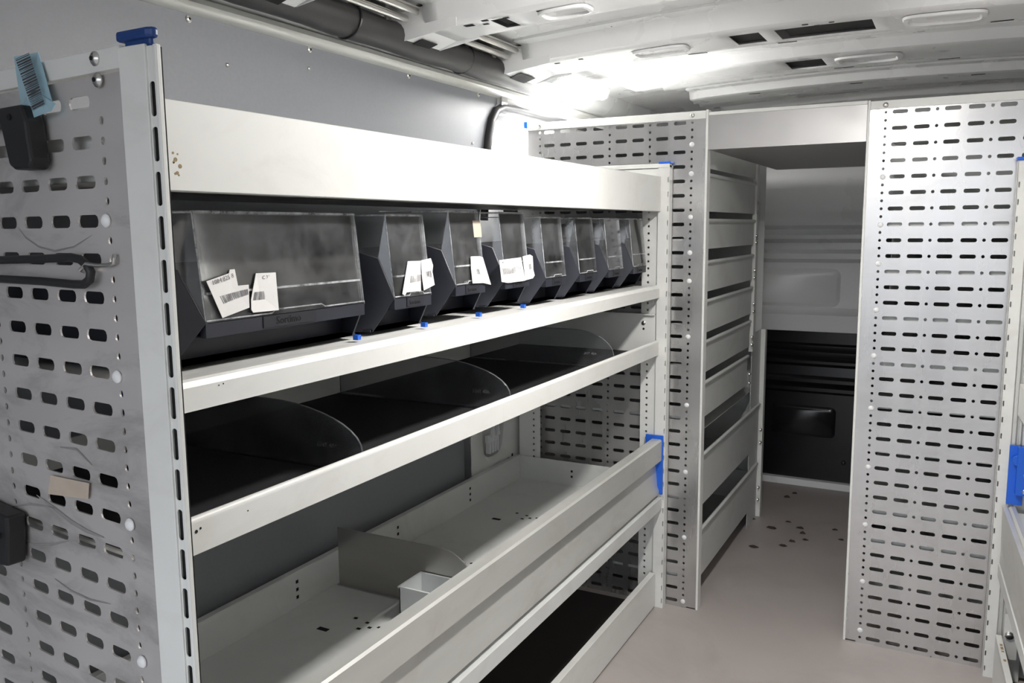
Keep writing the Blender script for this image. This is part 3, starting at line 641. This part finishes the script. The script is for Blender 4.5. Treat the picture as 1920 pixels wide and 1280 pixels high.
# lip-fronted trays: (top of face, bottom of face, far end)
TR = [(1.133, 1.037, 2.70), (1.019, .942, 2.70), (.913, .832, 2.69), (.812, .725, 2.69), (.706, .620, 2.68), (.598, .500, 2.66), (.405, .259, 2.86), (.200, .060, 2.85)]
for zt, zb_, ye in TR:
    k = MB(); y0 = YC+.012
    k.box(-.573, -.5715, y0, ye-.012, zb_, zt-.004); k.tube([(-.570, y0, zt-.005), (-.570, ye-.014, zt-.005)], .0052, 10)
    zbot = zb_+.004
    k.box(-1.04, -.572, y0, ye-.012, zbot, zbot+.0015); k.box(-1.04, -.5725, y0, y0+.0015, zbot, zbot+(zt-zb_)*.30); k.box(-1.04, -.5725, ye-.014, ye-.0125, zbot, zbot+(zt-zb_)*.72); k.box(-1.04, -1.0385, y0, ye-.012, zbot, zbot+(zt-zb_)*.7)
    tr = k.build('tray', 'tray', cabL, smooth=True)
    for zz in (zb_+.006, zb_+(zt-zb_)*.35):
        MB().cyl((-.566, ye-.006, zz), (1, 0, 0), .0055, .003, 8, dome=.003).build('bolt', 'zinc', tr, smooth=True)
k = MB(); k.box(-.574, -.5725, YC+.012, 2.70, 1.145, HC-.03); k.build('side_sheet', 'tray', cabL)
k = MB(); k.box(-.58, -.566, 2.695, 2.725, .60, HC-.03); k.build('rear_post', 'white', cabL, bevel=.001)
k = MB(); k.box(-.582, -.560, 2.862, 2.89, 0, .655); k.build('rear_post', 'white', cabL, bevel=.001)
k = MB(); k.box(-.576, -.5745, 2.725, 2.862, .0, .655); k.box(-1.04, -.576, 2.872, 2.8735, 0, HC-.03); k.build('side_sheet', 'tray', cabL)
k = MB(); k.box(-1.045, -.59, YC+.03, 2.86, .45, .452); k.box(-1.05, -1.0485, YC+.03, 2.87, 0, HC-.03); k.build('back_sheet', 'tray', cabL)

cabR = thing('tray_cabinet', 'tall cabinet with brightly reflecting perforated metal front right of the passage', 'cabinet', (.05, 2.4, 0))
YR = 2.068; HR = 1.272; Z1R = 1.2465-35*.0352
cols = [(x, .0312, .0088, 'slot', Z1R, .0352, 36, set()) for x in (-.131, -.087, -.028, .017, .075, .120, .18, .225)]
cols.append((-.160, .0062, .0066, 'dot', Z1R-.0352/2, .0176, 72, set()))
for x in (-.058, .046, .150): cols.append((x, .0068, .0072, 'dot', Z1R, .0352, 36, set()))
perforated(MB(), -.192, .26, .004, HR-.0185, cols, .0016, YR).build('perforated_panel', 'alu', cabR)
MB().box(-.192, .26, YR-.002, YR+.02, HR-.018, HR).build('top_crossbar', 'white', cabR, bevel=.001)
MB().box(-.1975, -.192, YR-.002, YR+.028, 0, HR+.002).build('edge_flange', 'white', cabR, bevel=.0008)
MB().cyl((-.161, YR-.002, HR-.010), (0, -1, 0), .006, .001, 14, dome=.003).build('bolt', 'zinc', cabR, smooth=True)
plugs(-.160, [2, 9, 17, 25, 33, 40, 46, 52, 57, 63], YR, cabR, Z1R-.0176, .0176)
for zt in (1.06, .96, .86, .755, .655, .55, .40, .33, .20):
    k = MB(); k.box(-.185, .55, YR+.012, 2.85, zt-.08, zt-.0785); k.box(-.185, .55, YR+.012, YR+.0135, zt-.08, zt-.055); k.box(-.187, -.1855, YR+.012, 2.85, zt-.08, zt); k.build('tray', 'tray', cabR)
k = MB(); k.box(-.19, .55, 2.87, 2.8715, 0, HR-.03); k.box(-.19, .55, YR+.03, 2.87, HR-.03, HR-.0285); k.box(.55, .5515, YR+.03, 2.87, 0, HR-.03); k.build('back_sheet', 'tray', cabR)
# header closing the top of the passage
hd = thing('header_panel', 'plain galvanised header sheet spanning the top of the passage', 'panel', (-.376, 2.45, 1.186))
MB().box(-.5543, -.198, YC+.004, YC+.006, 1.187, 1.268).build('front_sheet', 'galv', hd)
MB().box(-.5543, -.198, YC+.004, 2.93, 1.185, 1.187).build('soffit', 'galv', hd)
MB().box(-.5543, -.198, YC+.001, YC+.012, 1.266, 1.274).build('top_edge', 'white', hd, bevel=.001)
# ================================================================== RIGHT RACK (its far end shows at the picture's edge)
TR_ = Matrix.Translation((.0975, 2.030, 0)) @ Matrix.Rotation(math.radians(3.1), 4, 'Z')
rr_ = thing('shelving_rack', 'white shelving rack at right picture edge with blue rail bracket', 'shelving rack', (.30, 1.2, 0))
LR = -1.75
k = MB(TR_); perforated(k, 0, .022, 0, 1.128, [(.004, .003, .012, 'slot', .02, .0353, 31, set())], .0014, 0).build('upright', 'white', rr_)
MB(TR_).box(.0, .0015, 0, .02, 0, 1.128).build('upright_flange', 'white', rr_)
MB(TR_).box(.024, .030, -.006, .012, 0, 1.128).build('upright_web', 'rail', rr_)
MB(TR_).box(.036, .040, -.004, .012, 0, 1.128).build('upright_web', 'rail', rr_)
MB(TR_).box(.022, .07, .004, .010, 0, 1.128).build('upright', 'white', rr_)
MB(TR_).box(-.003, .04, -.006, .022, 1.128, 1.135).build('end_cap', 'blue', rr_, bevel=.002)
k = MB(TR_); perforated(k, .07, .44, .01, 1.12, [(.1+.045*i, .031, .0088, 'slot', .03, .0353, 30, set()) for i in range(7)], .0014, .006).build('perforated_panel', 'alu', rr_)
for (zl, zh, x) in ((.60, .665, .030), (.80, .85, .030), (1.02, 1.10, .032)):
    k = MB(TR_); k.box(x, x+.002, LR, -.012, zl, zh); k.box(x, x+.012, LR, -.012, zh, zh+.002); k.box(x, .43, LR, -.012, zl, zl+.0015); k.build('shelf_tray', 'white', rr_)
k = MB(TR_); k.prism([(.014, .392), (.014, .402), (.022, .402), (.026, .398), (.030, .402), (.038, .402), (.038, .385), (.024, .30), (.020, .275), (.016, .275), (.017, .30)], 'y', LR, -.016); k.build('front_rail', 'rail', rr_)
k = MB(TR_); k.box(.040, .43, LR, -.012, .385, .387); k.box(.014, .020, LR, -.02, .245, .272); k.box(.026, .029, LR, -.02, .24, .268); k.box(.03, .43, LR, -.012, .25, .2515); k.build('shelf_tray', 'tray', rr_)
k = MB(TR_); k.box(.020, .050, -.016, -.010, .405, .535); k.box(.034, .075, -.03, -.010, .43, .535); k.cyl((.036, -.022, .505), (0, -1, 0), .012, .006, 14); k.build('rail_bracket', 'blue', rr_, bevel=.0015)
k = MB(TR_)
for zz in (.44, .475): k.cyl((.052, -.030, zz), (0, -1, 0), .006, .003, 8, dome=.002)
k.build('bolt', 'zinc', rr_, smooth=True)
k = MB(TR_); k.box(.018, .030, LR, -.02, .100, .112); k.box(.018, .020, LR, -.02, .002, .105); k.build('plinth', 'white', rr_, bevel=.001)
k = MB(TR_); k.box(.034, .060, -.020, -.016, .06, .16); k.build('plinth_bracket', 'white', rr_)
MB(TR_).cyl((.044, -.020, .115), (0, -1, 0), .009, .004, 12, dome=.003).build('bolt', 'zinc', rr_, smooth=True)
k = MB(TR_)
for i, (yy, w) in enumerate(((-.07, .004), (-.085, .006), (-.10, .003), (-.14, .004))): k.box(.022, .027, yy-w, yy+w, .1121, .1125)
k.build('rust_speck', 'rust', rr_)
MB(TR_).box(.032, .43, LR, -.01, .0, .004).build('dark_floor_sheet', 'mat', rr_)
# ================================================================== LAMPS, DUCT
def batten(name, label, x, y0, y1, z, m, w, tilt=0):
    l = thing(name, label, 'lamp', (x, (y0+y1)/2, z))
    T = Matrix.Translation((x, 0, z)) @ Matrix.Rotation(tilt, 4, 'Y')
    MB(T).box(-w/2, w/2, y0, y1, -.002, .012).build('housing', 'paint', l, bevel=.002)
    pr = [(-w*.44, -.002), (w*.44, -.002), (w*.40, -.014), (w*.2, -.022), (-w*.2, -.022), (-w*.40, -.014)]
    MB(T).prism(pr, 'y', y0+.012, y1-.012).build('diffuser', m, l, smooth=True)
    for a, b in ((y0, y0+.012), (y1-.012, y1)):
        MB(T).prism([(p[0]*1.08, p[1]*1.08) for p in pr], 'y', a, b).build('end_cap', 'opal', l)
    return l
batten('ceiling_lamp', 'lit white batten lamp under the roof above the left cabinet', -.950, 1.995, 2.34, 1.392, 'lamp', .06, math.radians(12))
batten('ceiling_lamp', 'lit white batten lamp on the roof above the rack, beyond the picture top', -.24, 1.04, 1.44, 1.385, 'lamp2', .07)
du = thing('cable_duct', 'black sleeved cable duct running along the top of the left wall', 'duct', (-1.0, .7, 1.345))
pts = []; 
for i in range(41):
    y = -.8+3.0*i/40; pts.append((-1.008-.004*math.sin(y*7), y, 1.376-.003*math.sin(y*5)))
MB().tube(pts, .030, 16, [.030+.0012*math.sin(i*1.9) for i in range(41)]).build('sleeve', 'duct', du, smooth=True)
for y in (.80, 1.262, 1.66):
    k = MB(); r = .0318
    k.tube([(-1.008+r*math.cos(t), y+.006*math.sin(t), 1.376+r*math.sin(t)) for t in [2*math.pi*i/24 for i in range(25)]], .0022, 6); k.build('cable_tie', 'black', du, smooth=True)
# ================================================================== SMALL THINGS ON THE NEAR END PANEL
bc = thing('bungee_strap', 'black rubber strap with wire hook stretched across the near end panel', 'strap', NPt(.15, .96, .005))
pp = [(.2948, .9684), (.2234, .9699), (.1472, .972), (.105, .9737), (.092, .9743), (.0751, .9724), (.0638, .9669), (.0582, .9603), (.0611, .953), (.072, .948), (.0911, .9475), (.1509, .949), (.2271, .9492), (.2986, .9492)]
MB().tube([NPt(s, z, .008) for s, z in pp], .0041, 10).build('strap_loop', 'rubber', bc, smooth=True)
hp = [(.0760, .9600, .004), (.0695, .9625, .012), (.0622, .9683, .010), (.0504, .9669, .006), (.0351, .9672, .004), (.027, .9695, .003), (.0254, .9739, .003), (.0275, .977, .001)]
MB().tube([NPt(*p) for p in hp], .0019, 8).build('wire_hook', 'zinc', bc, smooth=True)
bt = thing('barcode_tag', 'pale blue plastic tag with barcode hanging from top of near end panel', 'tag', NPt(.14, 1.11, .004))
k = MB(); pl = [(.175, 1.1761, .004), (.1281, 1.1748, .004), (.1047, 1.1238, .007), (.0953, 1.122, .009), (.0982, 1.1157, .012), (.1467, 1.1097, .012), (.164, 1.1115, .010), (.166, 1.1307, .006)]
vv = [NPt(*p) for p in pl]; c = NPt(.135, 1.14, .010); n = len(vv)
k.add(vv+[c]+[v-dN*.0006 for v in vv]+[c-dN*.0006], [(i, (i+1) % n, n) for i in range(n)]+[(n+1+(i+1) % n, n+1+i, 2*n+1) for i in range(n)]+[(i, (i+1) % n, n+1+(i+1) % n, n+1+i) for i in range(n)])
k.build('film', 'tagblue', bt)
k = MB(); A, B, C_, D = (.1552, 1.1701), (.1284, 1.1731), (.1078, 1.1229), (.1312, 1.1188); f = 0; random.seed(3)
while f < 1:
    w = random.choice((.012, .02, .035)); q = []
    for g in (f, min(1, f+w)):
        q.append(NPt(A[0]+(D[0]-A[0])*g, A[1]+(D[1]-A[1])*g, .0128)); q.append(NPt(B[0]+(C_[0]-B[0])*g, B[1]+(C_[1]-B[1])*g, .0128))
    k.add([q[0], q[1], q[3], q[2]], [(0, 1, 2, 3)]); f += w+random.choice((.014, .02))
k.build('barcode', 'ink', bt)
gp = thing('tool_clip', 'black plastic tool clip fixed below the blue tag', 'tool holder', NPt(.155, 1.06, .004))
k = MB(); pg = [(.30, 1.1233), (.1371, 1.124), (.1290, 1.1077), (.1270, 1.09), (.124, 1.0693), (.1294, 1.0608), (.158, 1.0615), (.168, 1.0665), (.1788, 1.1068), (.30, 1.104)]
n = len(pg); k.add([NPt(s, z, .002) for s, z in pg]+[NPt(s, z, .022) for s, z in pg], [tuple(range(n))[::-1], tuple(range(n, 2*n))]+[(i, (i+1) % n, n+(i+1) % n, n+i) for i in range(n)])
k.build('clip_body', 'black', gp, bevel=.003)
MB().cyl(NPt(.158, 1.113, .021), dN, .003, .002, 10).build('rivet', 'dark_fill', gp)
MB().cyl(NPt(.185, 1.085, .002), dN, .010, .006, 14, dome=.003).build('bolt', 'zinc', gp, smooth=True)
bk = thing('black_holder', 'dark block at left picture edge on the lower near end panel', 'tool holder', NPt(.27, .62, .003))
k = MB(); pg = [(.34, .690), (.237, .6839), (.2385, .664), (.245, .6246), (.34, .610)]; n = len(pg)
k.add([NPt(s, z, .002) for s, z in pg]+[NPt(s, z, .024) for s, z in pg], [tuple(range(n))[::-1], tuple(range(n, 2*n))]+[(i, (i+1) % n, n+(i+1) % n, n+i) for i in range(n)]); k.build('block', 'black', bk, bevel=.003)
k = MB(); pg = [(.34, .668), (.250, .663), (.252, .657), (.34, .660)]; n = len(pg); k.add([NPt(s, z, .023) for s, z in pg]+[NPt(s, z, .027) for s, z in pg], [tuple(range(n))[::-1], tuple(range(n, 2*n))]+[(i, (i+1) % n, n+(i+1) % n, n+i) for i in range(n)]); k.build('rib', 'rubber', bk)
# ================================================================== DIRT FLAKES ON THE PASSAGE FLOOR
random.seed(11)
deb = [(-.514, 3.119), (-.496, 3.177), (-.462, 2.852), (-.5, 2.765), (-.582, 2.827), (-.401, 2.76), (-.384, 2.705), (-.419, 2.671), (-.312, 2.842), (-.518, 2.571), (-.282, 2.756), (-.438, 2.621), (-.416, 2.807)]
words = ['by the white threshold, left one', 'by the white threshold, right one', 'alone behind the main cluster', 'left of the main cluster', 'close to the tray cabinet', 'in the main cluster, left upper', 'in the main cluster, right side',
         'in the main cluster, nearest', 'against the right cabinet, far one', 'alone in the left foreground', 'against the right cabinet, near one', 'in front of the main cluster', 'at the back of the main cluster']
for (x, y), w in zip(deb, words):
    n = 9; r = random.uniform(.007, .013); vs = []; a0 = random.uniform(0, 6)
    for f, z in ((1, .0004), (.55, random.uniform(.003, .007))):
        for i in range(n):
            t = 2*math.pi*i/n; q = r*f*(.6+.4*abs(math.sin(t*1.5+a0)))
            vs.append((x+q*1.5*math.cos(t+a0), y+q*.8*math.sin(t+a0), z*random.uniform(.7, 1.3) if f < 1 else z))
    k = MB().add(vs, [tuple(range(n))[::-1], tuple(range(n, 2*n))]+[(i, (i+1) % n, n+(i+1) % n, n+i) for i in range(n)])
    tag(k.build('dirt_flake', 'leaf', smooth=True), 'dark dirt flake on the passage floor, '+w, 'debris', 'dirt flakes on the passage floor')
